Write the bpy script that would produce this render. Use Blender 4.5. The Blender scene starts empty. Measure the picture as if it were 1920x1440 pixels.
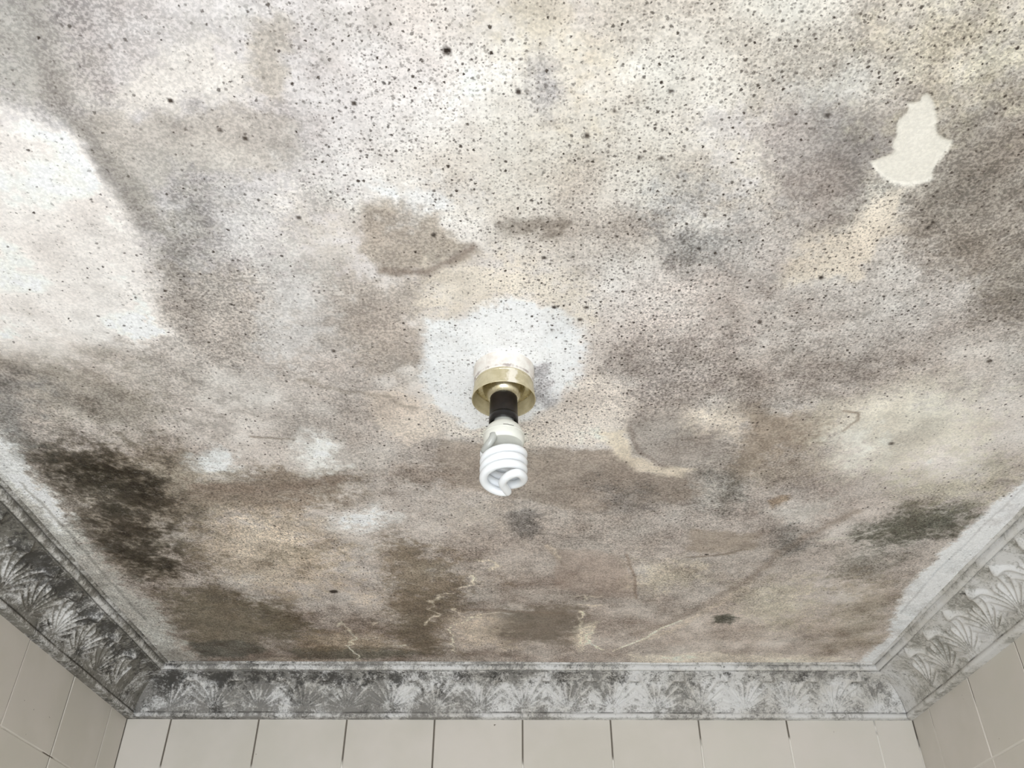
import bpy, bmesh, math, random
import numpy as np
from mathutils import Vector, Matrix

# ------------------------------------------------------------------ camera, sky, exposure
F_PX = 1610.0                       # focal length in pixels of the 1920 x 1440 frame
PITCH = math.atan2(1222.0, F_PX)
ROLL = math.radians(0.11)
scene = bpy.context.scene
col = scene.collection
_fw = np.array([0, math.cos(PITCH), math.sin(PITCH)])
_up = np.array([0, -math.sin(PITCH), math.cos(PITCH)])
_rt = np.array([1.0, 0, 0])
_r2 = _rt * math.cos(ROLL) + _up * math.sin(ROLL)
_u2 = -_rt * math.sin(ROLL) + _up * math.cos(ROLL)
cam_d = bpy.data.cameras.new('camera')
cam_d.sensor_fit = 'HORIZONTAL'
cam_d.sensor_width = 36.0
cam_d.lens = 36.0 * F_PX / 1920.0
cam_d.clip_start = 0.01
cam = bpy.data.objects.new('camera', cam_d)
col.objects.link(cam)
cam.matrix_world = Matrix([[_r2[i], _u2[i], -_fw[i], 0.0] for i in range(3)] + [[0, 0, 0, 1]])
scene.camera = cam

world = bpy.data.worlds.new('overcast_sky')
scene.world = world
world.use_nodes = True
_bg = world.node_tree.nodes['Background']
_bg.inputs['Color'].default_value = (0.97, 1.035, 1.105, 1)
_bg.inputs['Strength'].default_value = 9.7

# room measures (metres, camera at the origin)
H = 0.673                           # ceiling above the camera
DB = 2.03                           # back wall
XL, XR = -0.880, 0.918              # side walls
YF = -1.15                          # wall with the window, behind the camera
ZF = -1.75                          # floor
WX0, WX1, WZ0, WZ1 = -0.76, 0.58, -1.35, 0.25   # window opening

pl = bpy.data.lights.new('window_portal', 'AREA')
pl.shape = 'RECTANGLE'
pl.size = WX1 - WX0
pl.size_y = WZ1 - WZ0
pl.cycles.is_portal = True
plo = bpy.data.objects.new('window_portal', pl)
plo.location = ((WX0 + WX1) / 2, YF - 0.06, (WZ0 + WZ1) / 2)
plo.rotation_euler = (math.radians(90), 0, 0)
col.objects.link(plo)

scene.view_settings.view_transform = 'Standard'
scene.view_settings.look = 'None'
scene.view_settings.gamma = 1.0
scene.view_settings.use_curve_mapping = False
scene.view_settings.exposure = 0.0
scene.cycles.adaptive_threshold = 0.05
scene.cycles.max_bounces = 6
scene.cycles.diffuse_bounces = 4


# ------------------------------------------------------------------ helpers
def ray(px, py):
    return _fw + (px - 960.0) / F_PX * _r2 + (720.0 - py) / F_PX * _u2


def on_ceiling(px, py):
    r = ray(px, py)
    return (r[0] / r[2] * H, r[1] / r[2] * H)


def lin(c):
    c = np.asarray(c, float) / 255.0
    return np.where(c <= 0.04045, c / 12.92, ((c + 0.055) / 1.055) ** 2.4)


def link(o, parent=None):
    col.objects.link(o)
    if parent is not None:
        o.parent = parent
    return o


def mesh_obj(name, verts, faces, mat, parent=None, smooth=False):
    me = bpy.data.meshes.new(name)
    me.from_pydata([tuple(v) for v in verts], [], [tuple(f) for f in faces])
    me.materials.append(mat)
    if smooth:
        me.shade_smooth()
    me.update()
    return link(bpy.data.objects.new(name, me), parent)


def bm_obj(name, bm, mat, parent=None, smooth=False):
    me = bpy.data.meshes.new(name)
    bmesh.ops.recalc_face_normals(bm, faces=bm.faces)
    bm.to_mesh(me)
    bm.free()
    me.materials.append(mat)
    if smooth:
        me.shade_smooth()
    return link(bpy.data.objects.new(name, me), parent)


def add_box(bm, x0, x1, y0, y1, z0, z1):
    v = [bm.verts.new((x, y, z)) for x in (x0, x1) for y in (y0, y1) for z in (z0, z1)]
    for f in ((0, 1, 3, 2), (4, 6, 7, 5), (0, 4, 5, 1), (2, 3, 7, 6), (0, 2, 6, 4), (1, 5, 7, 3)):
        bm.faces.new([v[i] for i in f])


def lathe(prof, n=64, closed=False):
    """prof: list of (radius, depth below origin)."""
    vs, fs = [], []
    m = len(prof)
    for i in range(n):
        a = 2 * math.pi * i / n
        for r, d in prof:
            vs.append((r * math.cos(a), r * math.sin(a), -d))
    for i in range(n):
        j = (i + 1) % n
        for k in range(m if closed else m - 1):
            k2 = (k + 1) % m
            fs.append((i * m + k, j * m + k, j * m + k2, i * m + k2))
    return vs, fs


def tag(o, label, cat=None, kind=None, group=None):
    o['label'] = label
    if cat:
        o['category'] = cat
    if kind:
        o['kind'] = kind
    if group:
        o['group'] = group
    return o


# ---- numpy value noise
def vnoise(x, y, seed):
    rng = np.random.default_rng(seed)
    tab = rng.random((256, 256))
    xi = np.floor(x).astype(int)
    yi = np.floor(y).astype(int)
    fx = x - xi
    fy = y - yi
    fx = fx * fx * (3 - 2 * fx)
    fy = fy * fy * (3 - 2 * fy)
    a = tab[xi & 255, yi & 255]
    b = tab[(xi + 1) & 255, yi & 255]
    c = tab[xi & 255, (yi + 1) & 255]
    d = tab[(xi + 1) & 255, (yi + 1) & 255]
    return (a * (1 - fx) + b * fx) * (1 - fy) + (c * (1 - fx) + d * fx) * fy


def fbm(x, y, scale, seed, octaves=4, gain=0.55):
    s = 0.0
    amp = 1.0
    tot = 0.0
    for k in range(octaves):
        s = s + amp * (vnoise(x * scale + 17.3 * k, y * scale + 5.1 * k, seed + k) * 2 - 1)
        tot += amp
        amp *= gain
        scale *= 2.03
    return s / tot * 1.6


# ---- node helper
class NT:
    def __init__(self, name):
        self.mat = bpy.data.materials.new(name)
        self.mat.use_nodes = True
        self.t = self.mat.node_tree
        self.b = self.t.nodes['Principled BSDF']

    def n(self, typ, **kw):
        nd = self.t.nodes.new(typ)
        for k, v in kw.items():
            setattr(nd, k, v)
        return nd

    def set(self, sock, v):
        if hasattr(v, 'is_linked'):
            self.t.links.new(v, sock)
        else:
            sock.default_value = v

    def math(self, op, a, b=0.0, c=None, clamp=False):
        nd = self.n('ShaderNodeMath', operation=op, use_clamp=clamp)
        self.set(nd.inputs[0], a)
        self.set(nd.inputs[1], b)
        if c is not None:
            self.set(nd.inputs[2], c)
        return nd.outputs[0]

    def ramp(self, v, lo, hi, a=0.0, b=1.0, smooth=True):
        nd = self.n('ShaderNodeMapRange', interpolation_type='SMOOTHSTEP' if smooth else 'LINEAR')
        self.set(nd.inputs['Value'], v)
        self.set(nd.inputs['From Min'], lo)
        self.set(nd.inputs['From Max'], hi)
        self.set(nd.inputs['To Min'], a)
        self.set(nd.inputs['To Max'], b)
        return nd.outputs['Result']

    def mix(self, f, a, b, blend='MIX'):
        nd = self.n('ShaderNodeMix', data_type='RGBA', blend_type=blend)
        self.set(nd.inputs[0], f)
        self.set(nd.inputs[6], a)
        self.set(nd.inputs[7], b)
        return nd.outputs[2]

    def noise(self, vec, scale, detail=3.0, rough=0.55, dist=0.0):
        nd = self.n('ShaderNodeTexNoise')
        self.set(nd.inputs['Vector'], vec)
        nd.inputs['Scale'].default_value = scale
        nd.inputs['Detail'].default_value = detail
        nd.inputs['Roughness'].default_value = rough
        nd.inputs['Distortion'].default_value = dist
        return nd.outputs['Fac']

    def pos(self):
        return self.n('ShaderNodeNewGeometry').outputs['Position']

    def attr(self, name, out='Fac'):
        return self.n('ShaderNodeAttribute', attribute_name=name).outputs[out]

    def scalevec(self, v, s):
        nd = self.n('ShaderNodeVectorMath', operation='MULTIPLY')
        self.set(nd.inputs[0], v)
        nd.inputs[1].default_value = s
        return nd.outputs[0]

    def bump(self, h, strength, dist):
        nd = self.n('ShaderNodeBump')
        nd.inputs['Strength'].default_value = strength
        nd.inputs['Distance'].default_value = dist
        self.set(nd.inputs['Height'], h)
        self.t.links.new(nd.outputs[0], self.b.inputs['Normal'])

    def col(self, v):
        self.set(self.b.inputs['Base Color'], v)

    def rough(self, v):
        self.set(self.b.inputs['Roughness'], v)


def C4(r, g, b):
    return tuple(lin((r, g, b))) + (1.0,)


# ------------------------------------------------------------------ materials
def mat_simple(name, rgb, rough=0.5, metal=0.0, **kw):
    m = NT(name)
    nz = m.noise(m.pos(), kw.get('nscale', 60.0), 3.0)
    v = kw.get('var', 0.06)
    m.col(m.mix(m.ramp(nz, 0.35, 0.65), C4(*[c * (1 - v) for c in rgb]), C4(*rgb)))
    m.rough(rough)
    m.b.inputs['Metallic'].default_value = metal
    return m.mat


def mat_tile():
    m = NT('glazed_cream_tile')
    p = m.pos()
    info = m.n('ShaderNodeObjectInfo').outputs['Random']
    base = m.mix(info, C4(203, 197, 186), C4(209, 204, 193))
    nz = m.noise(p, 7.0, 3.0)
    c = m.mix(m.ramp(nz, 0.3, 0.7), base, C4(212, 205, 196))
    spot = m.noise(p, 95.0, 2.0)
    c = m.mix(m.ramp(spot, 0.765, 0.80), c, C4(120, 112, 100))
    m.col(c)
    m.rough(0.32)
    m.bump(m.noise(p, 14.0, 2.0), 0.08, 0.004)
    return m.mat


def mat_grout():
    m = NT('grout_with_mould')
    p = m.pos()
    sep = m.n('ShaderNodeSeparateXYZ')
    m.set(sep.inputs[0], p)
    nz = m.noise(p, 9.0, 4.0, 0.6)
    # mould has taken the joints near the cornice and towards the left corner
    side = m.ramp(sep.outputs['X'], -0.2, 0.75, 0.26, -0.10)
    hgt = m.ramp(sep.outputs['Z'], 0.43, 0.565, -0.26, 0.16)
    f = m.math('ADD', m.math('ADD', nz, side), hgt)
    mould = m.ramp(f, 0.48, 0.60)
    c = m.mix(mould, C4(222, 217, 208), C4(104, 96, 86))
    # below the rows in view the joints are too far out of sight to build: flat tiling
    tone = m.mix(m.ramp(m.noise(p, 3.0, 2.0), 0.3, 0.7), C4(205, 199, 188), C4(211, 205, 195))
    m.col(m.mix(m.math('LESS_THAN', sep.outputs['Z'], -0.178), c, tone))
    m.rough(0.8)
    return m.mat


def mat_cornice(name, mould, black, warm, groove):
    """old plaster cornice, patchy white paint with grey and black mould"""
    m = NT(name)
    p = m.pos()
    v = m.attr('cove')
    ridge = m.attr('ridge')
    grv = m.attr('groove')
    big = m.noise(p, 9.0, 3.0, 0.6)
    mid = m.noise(p, 48.0, 5.0, 0.7, 0.5)
    fine = m.noise(p, 260.0, 4.0, 0.7)
    base = m.mix(m.ramp(big, 0.4, 0.6), C4(214, 212, 209), C4(202, 198, 191))
    s = m.math('ADD', m.math('MULTIPLY', big, 0.55), m.math('MULTIPLY', mid, 0.75))
    s = m.math('ADD', s, m.math('MULTIPLY', fine, 0.55))       # about 0.92 on average
    s = m.math('SUBTRACT', s, m.math('MULTIPLY', ridge, 0.09))  # raised ribs paler, hollows left greyer
    sep = m.n('ShaderNodeSeparateXYZ')
    m.set(sep.inputs[0], p)
    drift = m.ramp(sep.outputs['X'], -0.85, 0.85, 0.07, -0.09, smooth=False)
    s = m.math('ADD', s, drift)
    grey = m.ramp(s, 0.84 - mould, 1.10 - mould)
    c = m.mix(m.math('MULTIPLY', grey, 0.92), base, C4(*warm))
    upper = m.ramp(v, 0.40, 0.8, 0.0, 0.10)
    s2 = m.math('ADD', m.math('MULTIPLY', m.noise(p, 20.0, 5.0, 0.68), 0.75), m.math('MULTIPLY', m.noise(p, 130.0, 4.0, 0.7), 0.45))
    s2 = m.math('ADD', s2, drift)
    s2 = m.math('SUBTRACT', m.math('ADD', s2, upper), m.math('MULTIPLY', ridge, 0.05))
    blk = m.ramp(s2, 0.70 - black, 0.86 - black)
    c = m.mix(m.math('MULTIPLY', blk, 0.85), c, C4(52, 49, 45))
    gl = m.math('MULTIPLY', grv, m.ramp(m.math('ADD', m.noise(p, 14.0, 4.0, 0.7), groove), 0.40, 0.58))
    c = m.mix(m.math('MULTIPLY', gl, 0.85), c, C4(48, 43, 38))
    dots = m.ramp(fine, 0.63, 0.70)
    c = m.mix(m.math('MULTIPLY', dots, 0.5), c, C4(70, 66, 60))
    m.col(c)
    m.rough(0.85)
    m.bump(m.math('ADD', m.math('MULTIPLY', mid, 0.7), m.math('MULTIPLY', fine, 0.4)), 0.5, 0.002)
    return m.mat


def mat_ceiling():
    m = NT('mouldy_painted_ceiling')
    p0 = m.pos()
    sep = m.n('ShaderNodeSeparateXYZ')
    m.set(sep.inputs[0], p0)
    comb = m.n('ShaderNodeCombineXYZ')
    m.set(comb.inputs[0], sep.outputs[0])
    m.set(comb.inputs[1], sep.outputs[1])
    p = comb.outputs[0]
    stain = m.attr('stain', 'Color')
    dens = m.attr('specks')
    grain = m.attr('grain')
    # fine growth of the mould film: light and dark grain
    g1 = m.noise(p, 300.0, 2.0, 0.6)
    g2 = m.noise(p, 130.0, 4.0, 0.7)
    g3 = m.noise(p, 40.0, 4.0, 0.68, 0.6)
    gm = m.math('ADD', m.math('ADD', m.math('MULTIPLY', g1, 0.48), m.math('MULTIPLY', g2, 0.34)), m.math('MULTIPLY', g3, 0.18))
    val = m.ramp(gm, 0.42, 0.57, m.math('MULTIPLY_ADD', grain, 0.30, 1.03), m.math('MULTIPLY_ADD', grain, -0.50, 0.96))
    gray = m.n('ShaderNodeCombineColor')
    for k in range(3):
        m.set(gray.inputs[k], val)
    c = m.mix(1.0, stain, gray.outputs[0], 'MULTIPLY')
    # the growth thins out to bare paint in small flecks
    fl = m.math('ADD', m.math('MULTIPLY', m.noise(p, 190.0, 4.0, 0.66), 0.6), m.math('MULTIPLY', m.noise(p, 28.0, 3.0, 0.6), 0.4))
    c = m.mix(m.math('MULTIPLY', m.math('MULTIPLY', m.ramp(fl, 0.54, 0.64), grain), 0.6), c, m.mix(0.45, stain, C4(226, 215, 205)))
    # darker colonies that have spread into each other, speckled at their rims
    grow = m.attr('growth')
    gf = m.math('ADD', m.math('MULTIPLY', m.noise(p, 34.0, 4.0, 0.7, 0.4), 0.62), m.math('MULTIPLY', m.noise(p, 280.0, 2.0, 0.6), 0.38))
    lo = m.math('MULTIPLY_ADD', grow, -0.09, 0.545)
    gk = m.ramp(gf, lo, m.math('ADD', lo, 0.11))
    c = m.mix(m.math('MULTIPLY', m.math('MULTIPLY', gk, grow), 0.62), c, C4(84, 76, 66))
    clump = m.ramp(m.noise(p, 22.0, 4.0, 0.62), 0.33, 0.67, -0.30, 0.30, smooth=False)
    dens = m.math('MULTIPLY_ADD', m.math('MULTIPLY', dens, clump), 1.3, dens)

    def dots(c, scale, rmin, rmax, dlo, dhi, strength, colour, ragged):
        w = m.n('ShaderNodeTexNoise')
        m.set(w.inputs['Vector'], p)
        w.inputs['Scale'].default_value = scale * 2.2
        w.inputs['Detail'].default_value = 1.0
        off = m.n('ShaderNodeVectorMath', operation='MULTIPLY_ADD')
        m.set(off.inputs[0], w.outputs['Color'])
        off.inputs[1].default_value = (ragged / scale,) * 3
        m.set(off.inputs[2], p)
        vo = m.n('ShaderNodeTexVoronoi', voronoi_dimensions='2D', feature='F1')
        m.set(vo.inputs['Vector'], off.outputs[0])
        vo.inputs['Scale'].default_value = scale
        sc = m.n('ShaderNodeSeparateColor')
        m.set(sc.inputs[0], vo.outputs['Color'])
        present = m.ramp(m.math('SUBTRACT', m.ramp(dens, dlo, dhi, smooth=False), sc.outputs[0]), 0.0, 0.12)
        rad = m.ramp(m.math('POWER', sc.outputs[1], 1.8), 0.0, 1.0, rmin, rmax, smooth=False)
        d = m.ramp(m.math('DIVIDE', vo.outputs['Distance'], rad), 0.45, 1.2, 1.0, 0.0)
        a = m.math('MULTIPLY', m.math('MULTIPLY', d, present), m.ramp(m.math('POWER', sc.outputs[2], 1.9), 0.0, 1.0, 0.30 * strength, strength, smooth=False))
        return m.mix(a, c, colour)

    c = dots(c, 340.0, 0.26, 0.48, 0.05, 1.1, 0.70, C4(96, 86, 78), 0.8)
    c = dots(c, 165.0, 0.19, 0.36, 0.02, 1.15, 1.0, C4(66, 57, 50), 0.6)
    c = dots(c, 62.0, 0.07, 0.13, 0.02, 3.6, 0.95, C4(50, 43, 38), 0.35)
    m.col(c)
    m.rough(0.92)
    m.b.inputs['Specular IOR Level'].default_value = 0.2
    h = m.math('ADD', m.math('MULTIPLY', g2, 0.8), m.math('MULTIPLY', g1, 0.25))
    m.bump(h, 0.25, 0.0025)
    return m.mat


M_TILE = mat_tile()
M_GROUT = mat_grout()
M_CORN = {'left': mat_cornice('cornice_left_mould', 0.07, 0.05, (104, 100, 91), 0.06),
          'back': mat_cornice('cornice_back_mould', 0.09, 0.06, (120, 117, 112), -0.01),
          'right': mat_cornice('cornice_right_mould', 0.08, 0.04, (138, 135, 126), -0.04)}
M_CEIL = mat_ceiling()
M_FLOOR = mat_simple('floor_tile', (204, 203, 200), 0.5, nscale=8.0)
M_PAINT = mat_simple('window_paint', (225, 223, 216), 0.4)
M_WALLF = mat_simple('plain_cream_wall', (206, 204, 200), 0.6, nscale=6.0)


# ------------------------------------------------------------------ room shell
def shell_box(name, label, mat, *boxes):
    bm = bmesh.new()
    for b in boxes:
        add_box(bm, *b)
    o = bm_obj(name, bm, mat)
    return tag(o, label, kind='structure')


T = 0.10
TT = 0.008      # tile thickness; the wall faces below are the faces of the tiles
wall_back = shell_box('wall_back', 'cream tiled wall facing the camera below the cornice', M_GROUT,
                      (XL - T, XR + T, DB + 0.0015, DB + T, ZF, H + 0.05))
wall_left = shell_box('wall_left', 'cream tiled wall on the left below the dark mouldy cornice', M_GROUT,
                      (XL - T, XL - 0.0015, YF, DB + 0.0015, ZF, H + 0.05))
wall_right = shell_box('wall_right', 'cream tiled wall on the right below the whiter cornice', M_GROUT,
                       (XR + 0.0015, XR + T, YF, DB + 0.0015, ZF, H + 0.05))
wall_front = shell_box('wall_front', 'plain cream wall with the window behind the viewer', M_WALLF,
                       (XL - T, WX0, YF - T, YF, ZF, H + 0.05), (WX1, XR + T, YF - T, YF, ZF, H + 0.05),
                       (WX0, WX1, YF - T, YF, ZF, WZ0), (WX0, WX1, YF - T, YF, WZ1, H + 0.05))
floor = shell_box('floor', 'grey floor of the small tiled room', M_FLOOR,
                  (XL - T, XR + T, YF - T, DB + T, ZF - 0.1, ZF))

bm = bmesh.new()
fr = 0.045
add_box(bm, WX0, WX0 + fr, YF - 0.07, YF - 0.02, WZ0, WZ1)
add_box(bm, WX1 - fr, WX1, YF - 0.07, YF - 0.02, WZ0, WZ1)
add_box(bm, WX0 + fr, WX1 - fr, YF - 0.07, YF - 0.02, WZ0, WZ0 + fr)
add_box(bm, WX0 + fr, WX1 - fr, YF - 0.07, YF - 0.02, WZ1 - fr, WZ1)
win = bm_obj('window_1', bm, M_PAINT)
tag(win, 'white window frame in the wall behind the viewer', kind='structure')

# tiles: one mesh shared per size
PITCH_T, GAP = 0.2011, 0.0032


def tile_mesh(w, h):
    bm = bmesh.new()
    b = 0.0012
    v = []
    for (iw, d) in ((0.0, TT), (0.0, b), (b, 0.0)):
        v.append([bm.verts.new((x, d, z)) for x, z in ((iw, iw), (w - iw, iw), (w - iw, h - iw), (iw, h - iw))])
    for a in range(2):
        for k in range(4):
            bm.faces.new((v[a][k], v[a][(k + 1) % 4], v[a + 1][(k + 1) % 4], v[a + 1][k]))
    bm.faces.new(v[2])
    bmesh.ops.recalc_face_normals(bm, faces=bm.faces)
    me = bpy.data.meshes.new('tile')
    bm.to_mesh(me)
    bm.free()
    me.materials.append(M_TILE)
    return me


_tm = {}
rng = random.Random(4)


def tile_run(parent, s0, s1, phase, place, rot):
    """tiles along one wall between s0 and s1; joints at phase + k * pitch"""
    k0 = math.floor((s0 - phase) / PITCH_T)
    k = k0
    while phase + k * PITCH_T < s1 - 0.004:
        a = max(phase + k * PITCH_T + GAP / 2, s0 + 0.001)
        b = min(phase + (k + 1) * PITCH_T - GAP / 2, s1 - 0.001)
        for z0 in (0.423, 0.223, 0.023, -0.177):
            if b - a < 0.006:
                continue
            key = round(b - a, 3)
            if key not in _tm:
                _tm[key] = tile_mesh(b - a, PITCH_T - GAP)
            o = bpy.data.objects.new('tile', _tm[key])
            link(o, parent)
            d = rng.uniform(-0.0006, 0.0006)
            o.location = place(a, d, z0 + GAP / 2)
            o.rotation_euler = (rng.uniform(-.002, .002), 0, rot)
        k += 1


# tile local: x along, front face at y=0 looking to -y
tile_run(wall_back, XL, XR, 0.0256, lambda s, d, z: (s, DB + d, z), 0.0)
# left wall: front looks to +x; local x runs towards -... use rotation +90: local x -> +y, local -y -> +x
tile_run(wall_left, 0.05, DB, 1.9371 - 9 * PITCH_T, lambda s, d, z: (XL + d, s, z), math.radians(90))
# right wall: rotation -90: local x -> -y, local -y -> -x ; mirror the run
tile_run(wall_right, -DB, -0.05, -1.936, lambda s, d, z: (XR + d, -s, z), math.radians(-90))


# ------------------------------------------------------------------ cornice
# profile: (d out of the wall, e below the ceiling) from the ceiling inwards to the wall
def cove(t):
    """t 0 at the bottom bead, 1 under the top fillet"""
    P0, P1, P2 = (0.018, 0.084), (0.027, 0.030), (0.081, 0.0145)
    a, b, c = (1 - t) ** 2, 2 * t * (1 - t), t * t
    return (a * P0[0] + b * P1[0] + c * P2[0], a * P0[1] + b * P1[1] + c * P2[1])


def cove_n(t):
    e = 1e-3
    a, b = cove(max(0, t - e)), cove(min(1, t + e))
    dx, dy = b[0] - a[0], b[1] - a[1]
    l = math.hypot(dx, dy)
    # normal pointing out into the room (+d, +e)
    return (-dy / l, dx / l)


# two small fillets under the ceiling with a groove between them, the cove, a bead on the tiles
prof = [(0.1040, -0.002), (0.1036, 0.0030), (0.1005, 0.0042), (0.0970, 0.0036), (0.0958, 0.0008), (0.0942, 0.0006), (0.0930, 0.0030), (0.0925, 0.0070),
        (0.0905, 0.0112), (0.0870, 0.0128), (0.0845, 0.0126), (0.0838, 0.0105), (0.0825, 0.0105), (0.0818, 0.0140)]
NCV = 14
groove_w = [0, 0, 0, 0.2, 1, 1, 0.2, 0, 0, 0, 0.2, 0.9, 0.9, 0.2] + [0] * (NCV + 1) + [0.9, 0.5, 0, 0, 0, 0]
ridge_w = [0, 0.3, 0.8, 0.5, 0, 0, 0.2, 0.7, 1.2, 1.0, 0.3, 0, 0, 0] + [0] * (NCV + 1) + [0, 0.3, 1.0, 0.6, 0, 0]  # whitens the fillet edges to paint in their bright highlight line
cove_w = [0.3] * 14 + [1 - k / NCV for k in range(NCV + 1)] + [0] * 6
prof += [cove(1 - k / NCV) for k in range(NCV + 1)]
prof += [(0.0160, 0.0850), (0.0168, 0.0868), (0.0190, 0.0890), (0.0186, 0.0950), (0.0150, 0.0970), (-0.004, 0.0972)]


def cornice_body(name, label, side):
    """mitred run of the profile; sampled along so the hand-made line can wander a little"""
    vs, fs, cv, gv = [], [], [], []
    m = len(prof)
    n = 90
    r = np.random.default_rng({'left': 1, 'back': 2, 'right': 3}[side])
    ph = r.random(4) * 6
    for i in range(n + 1):
        for j, (d, e) in enumerate(prof):
            if side == 'back':
                s0, s1 = XL + d, XR - d
            else:
                s0, s1 = YF - 0.0, DB - d
            s = s0 + (s1 - s0) * i / n
            wob = 0.0010 * math.sin(s * 9 + ph[0]) + 0.0007 * math.sin(s * 23 + ph[1])
            dd = d + (wob if 0.005 < d < 0.11 else 0)
            if side == 'back':
                vs.append((s, DB - dd, H - e))
            elif side == 'left':
                vs.append((XL + dd, s, H - e))
            else:
                vs.append((XR - dd, s, H - e))
            cv.append(cove_w[j])
            gv.append(groove_w[j])
    for i in range(n):
        for j in range(m - 1):
            q = (i * m + j, i * m + j + 1, (i + 1) * m + j + 1, (i + 1) * m + j)
            fs.append(q if side in ('back',) else q[::-1] if side == 'right' else q)
    o = mesh_obj(name, vs, fs, M_CORN[side])
    a = o.data.attributes.new('cove', 'FLOAT', 'POINT')
    a.data.foreach_set('value', np.array(cv, np.float32))
    a = o.data.attributes.new('groove', 'FLOAT', 'POINT')
    a.data.foreach_set('value', np.array(gv, np.float32))
    a = o.data.attributes.new('ridge', 'FLOAT', 'POINT')
    a.data.foreach_set('value', np.array(ridge_w * (n + 1), np.float32))
    bm = bmesh.new()
    bm.from_mesh(o.data)
    bmesh.ops.recalc_face_normals(bm, faces=bm.faces)
    bm.to_mesh(o.data)
    bm.free()
    for p in o.data.polygons:
        p.use_smooth = True
    return tag(o, label, kind='structure')


# relief: one acanthus leaf with the half fans on its two sides, as a raised skin over the cove
MW = 0.1012


def leaf_height(u, t):
    """u -0.5..0.5 along, t 0..1 up the cove -> (height in m, ridge 0..1)"""
    au = abs(u)
    top = 0.64 + 0.36 * max(0.0, 1 - 2 * au) ** 1.25 + 0.05 * math.cos(4 * math.pi * au) * (1 if au > .25 else .3)
    low = 0.05 + 0.02 * math.cos(2 * math.pi * u)
    edge = min((top - t) / 0.05, (t - low) / 0.06)
    body = max(0.0, min(1.0, edge))
    body = body * body * (3 - 2 * body)
    # leaflets fan out from the foot between two leaves
    x = (0.5 - au) * MW
    y = (t - 0.06) * 0.100
    rr = math.hypot(x, y)
    th = math.degrees(math.atan2(y, x + 1e-6)) - 90.0 * x / MW * (1 - t) * 0.35
    c = 0.5 + 0.5 * math.cos(2 * math.pi * (th - 61.0) / 20.0)
    c = c ** 1.7
    amp = min(1.0, rr / 0.018)
    fall = 1.0 - 0.35 * min(1, rr / 0.09)
    h = body * (0.0020 + 0.0050 * c * amp * fall)
    # centre rib and the tip that curls out
    rib = math.exp(-(u / 0.030) ** 2) * max(0, min(1, (t - 0.2) / 0.3))
    h += body * 0.0012 * rib
    tip = math.exp(-(u / 0.13) ** 2 - ((t - 0.86) / 0.09) ** 2)
    h += body * 0.0110 * tip
    h += body * 0.0030 * math.exp(-(x / 0.010) ** 2 - ((t - 0.55) / 0.12) ** 2)
    return h, body * c * amp


NU, NV = 56, 44


def leaf_mesh(name, mat):
    vs, fs, cv, rg = [], [], [], []
    for i in range(NU + 1):
        u = -0.5 + i / NU
        for j in range(NV + 1):
            t = j / NV
            h, rd = leaf_height(u, t)
            if i in (0, NU):
                pass
            d, e = cove(t)
            nx, ny = cove_n(t)
            d2 = d + nx * (h + 0.0004 - (0.002 if j in (0, NV) else 0))
            e2 = e + ny * (h + 0.0004 - (0.002 if j in (0, NV) else 0))
            vs.append((u * MW, -d2, -e2))
            cv.append(t)
            rg.append(rd)
    for i in range(NU):
        for j in range(NV):
            a = i * (NV + 1) + j
            fs.append((a, a + NV + 1, a + NV + 2, a + 1))
    me = bpy.data.meshes.new(name)
    me.from_pydata(vs, [], fs)
    bm = bmesh.new()
    bm.from_mesh(me)
    bmesh.ops.recalc_face_normals(bm, faces=bm.faces)
    bm.to_mesh(me)
    bm.free()
    me.materials.append(mat)
    for nm, dat in (('cove', cv), ('ridge', rg)):
        a = me.attributes.new(nm, 'FLOAT', 'POINT')
        a.data.foreach_set('value', np.array(dat, np.float32))
    me.shade_smooth()
    return me


corn = {}
corn['back'] = cornice_body('trim_1', 'grey mouldy plaster cornice with leaf relief above the back wall', 'back')
corn['left'] = cornice_body('trim_2', 'dark mould covered plaster cornice with leaf relief on the left', 'left')
corn['right'] = cornice_body('trim_3', 'whiter plaster cornice with leaf relief on the right', 'right')
LM = {s: leaf_mesh('acanthus_leaf', M_CORN[s]) for s in corn}
for k in range(-8, 8):
    s = 0.0285 + MW / 2 + k * MW
    if s - MW / 2 < XL + 0.035 or s + MW / 2 > XR - 0.030:
        continue
    o = bpy.data.objects.new('acanthus_leaf', LM['back'])
    link(o, corn['back'])
    o.location = (s, DB, H)
for k in range(14):
    y = 1.82 - k * 0.1027
    o = bpy.data.objects.new('acanthus_leaf', LM['left'])
    link(o, corn['left'])
    o.location = (XL, y + 0.06, H)
    o.rotation_euler = (0, 0, math.radians(90))
    o.scale = (1.015, 1, 1)
    o.location = (XL, y, H)
for k in range(14):
    y = 1.798 - k * 0.1012
    o = bpy.data.objects.new('acanthus_leaf', LM['right'])
    link(o, corn['right'])
    o.rotation_euler = (0, 0, math.radians(-90))
    o.location = (XR, y, H)

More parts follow.
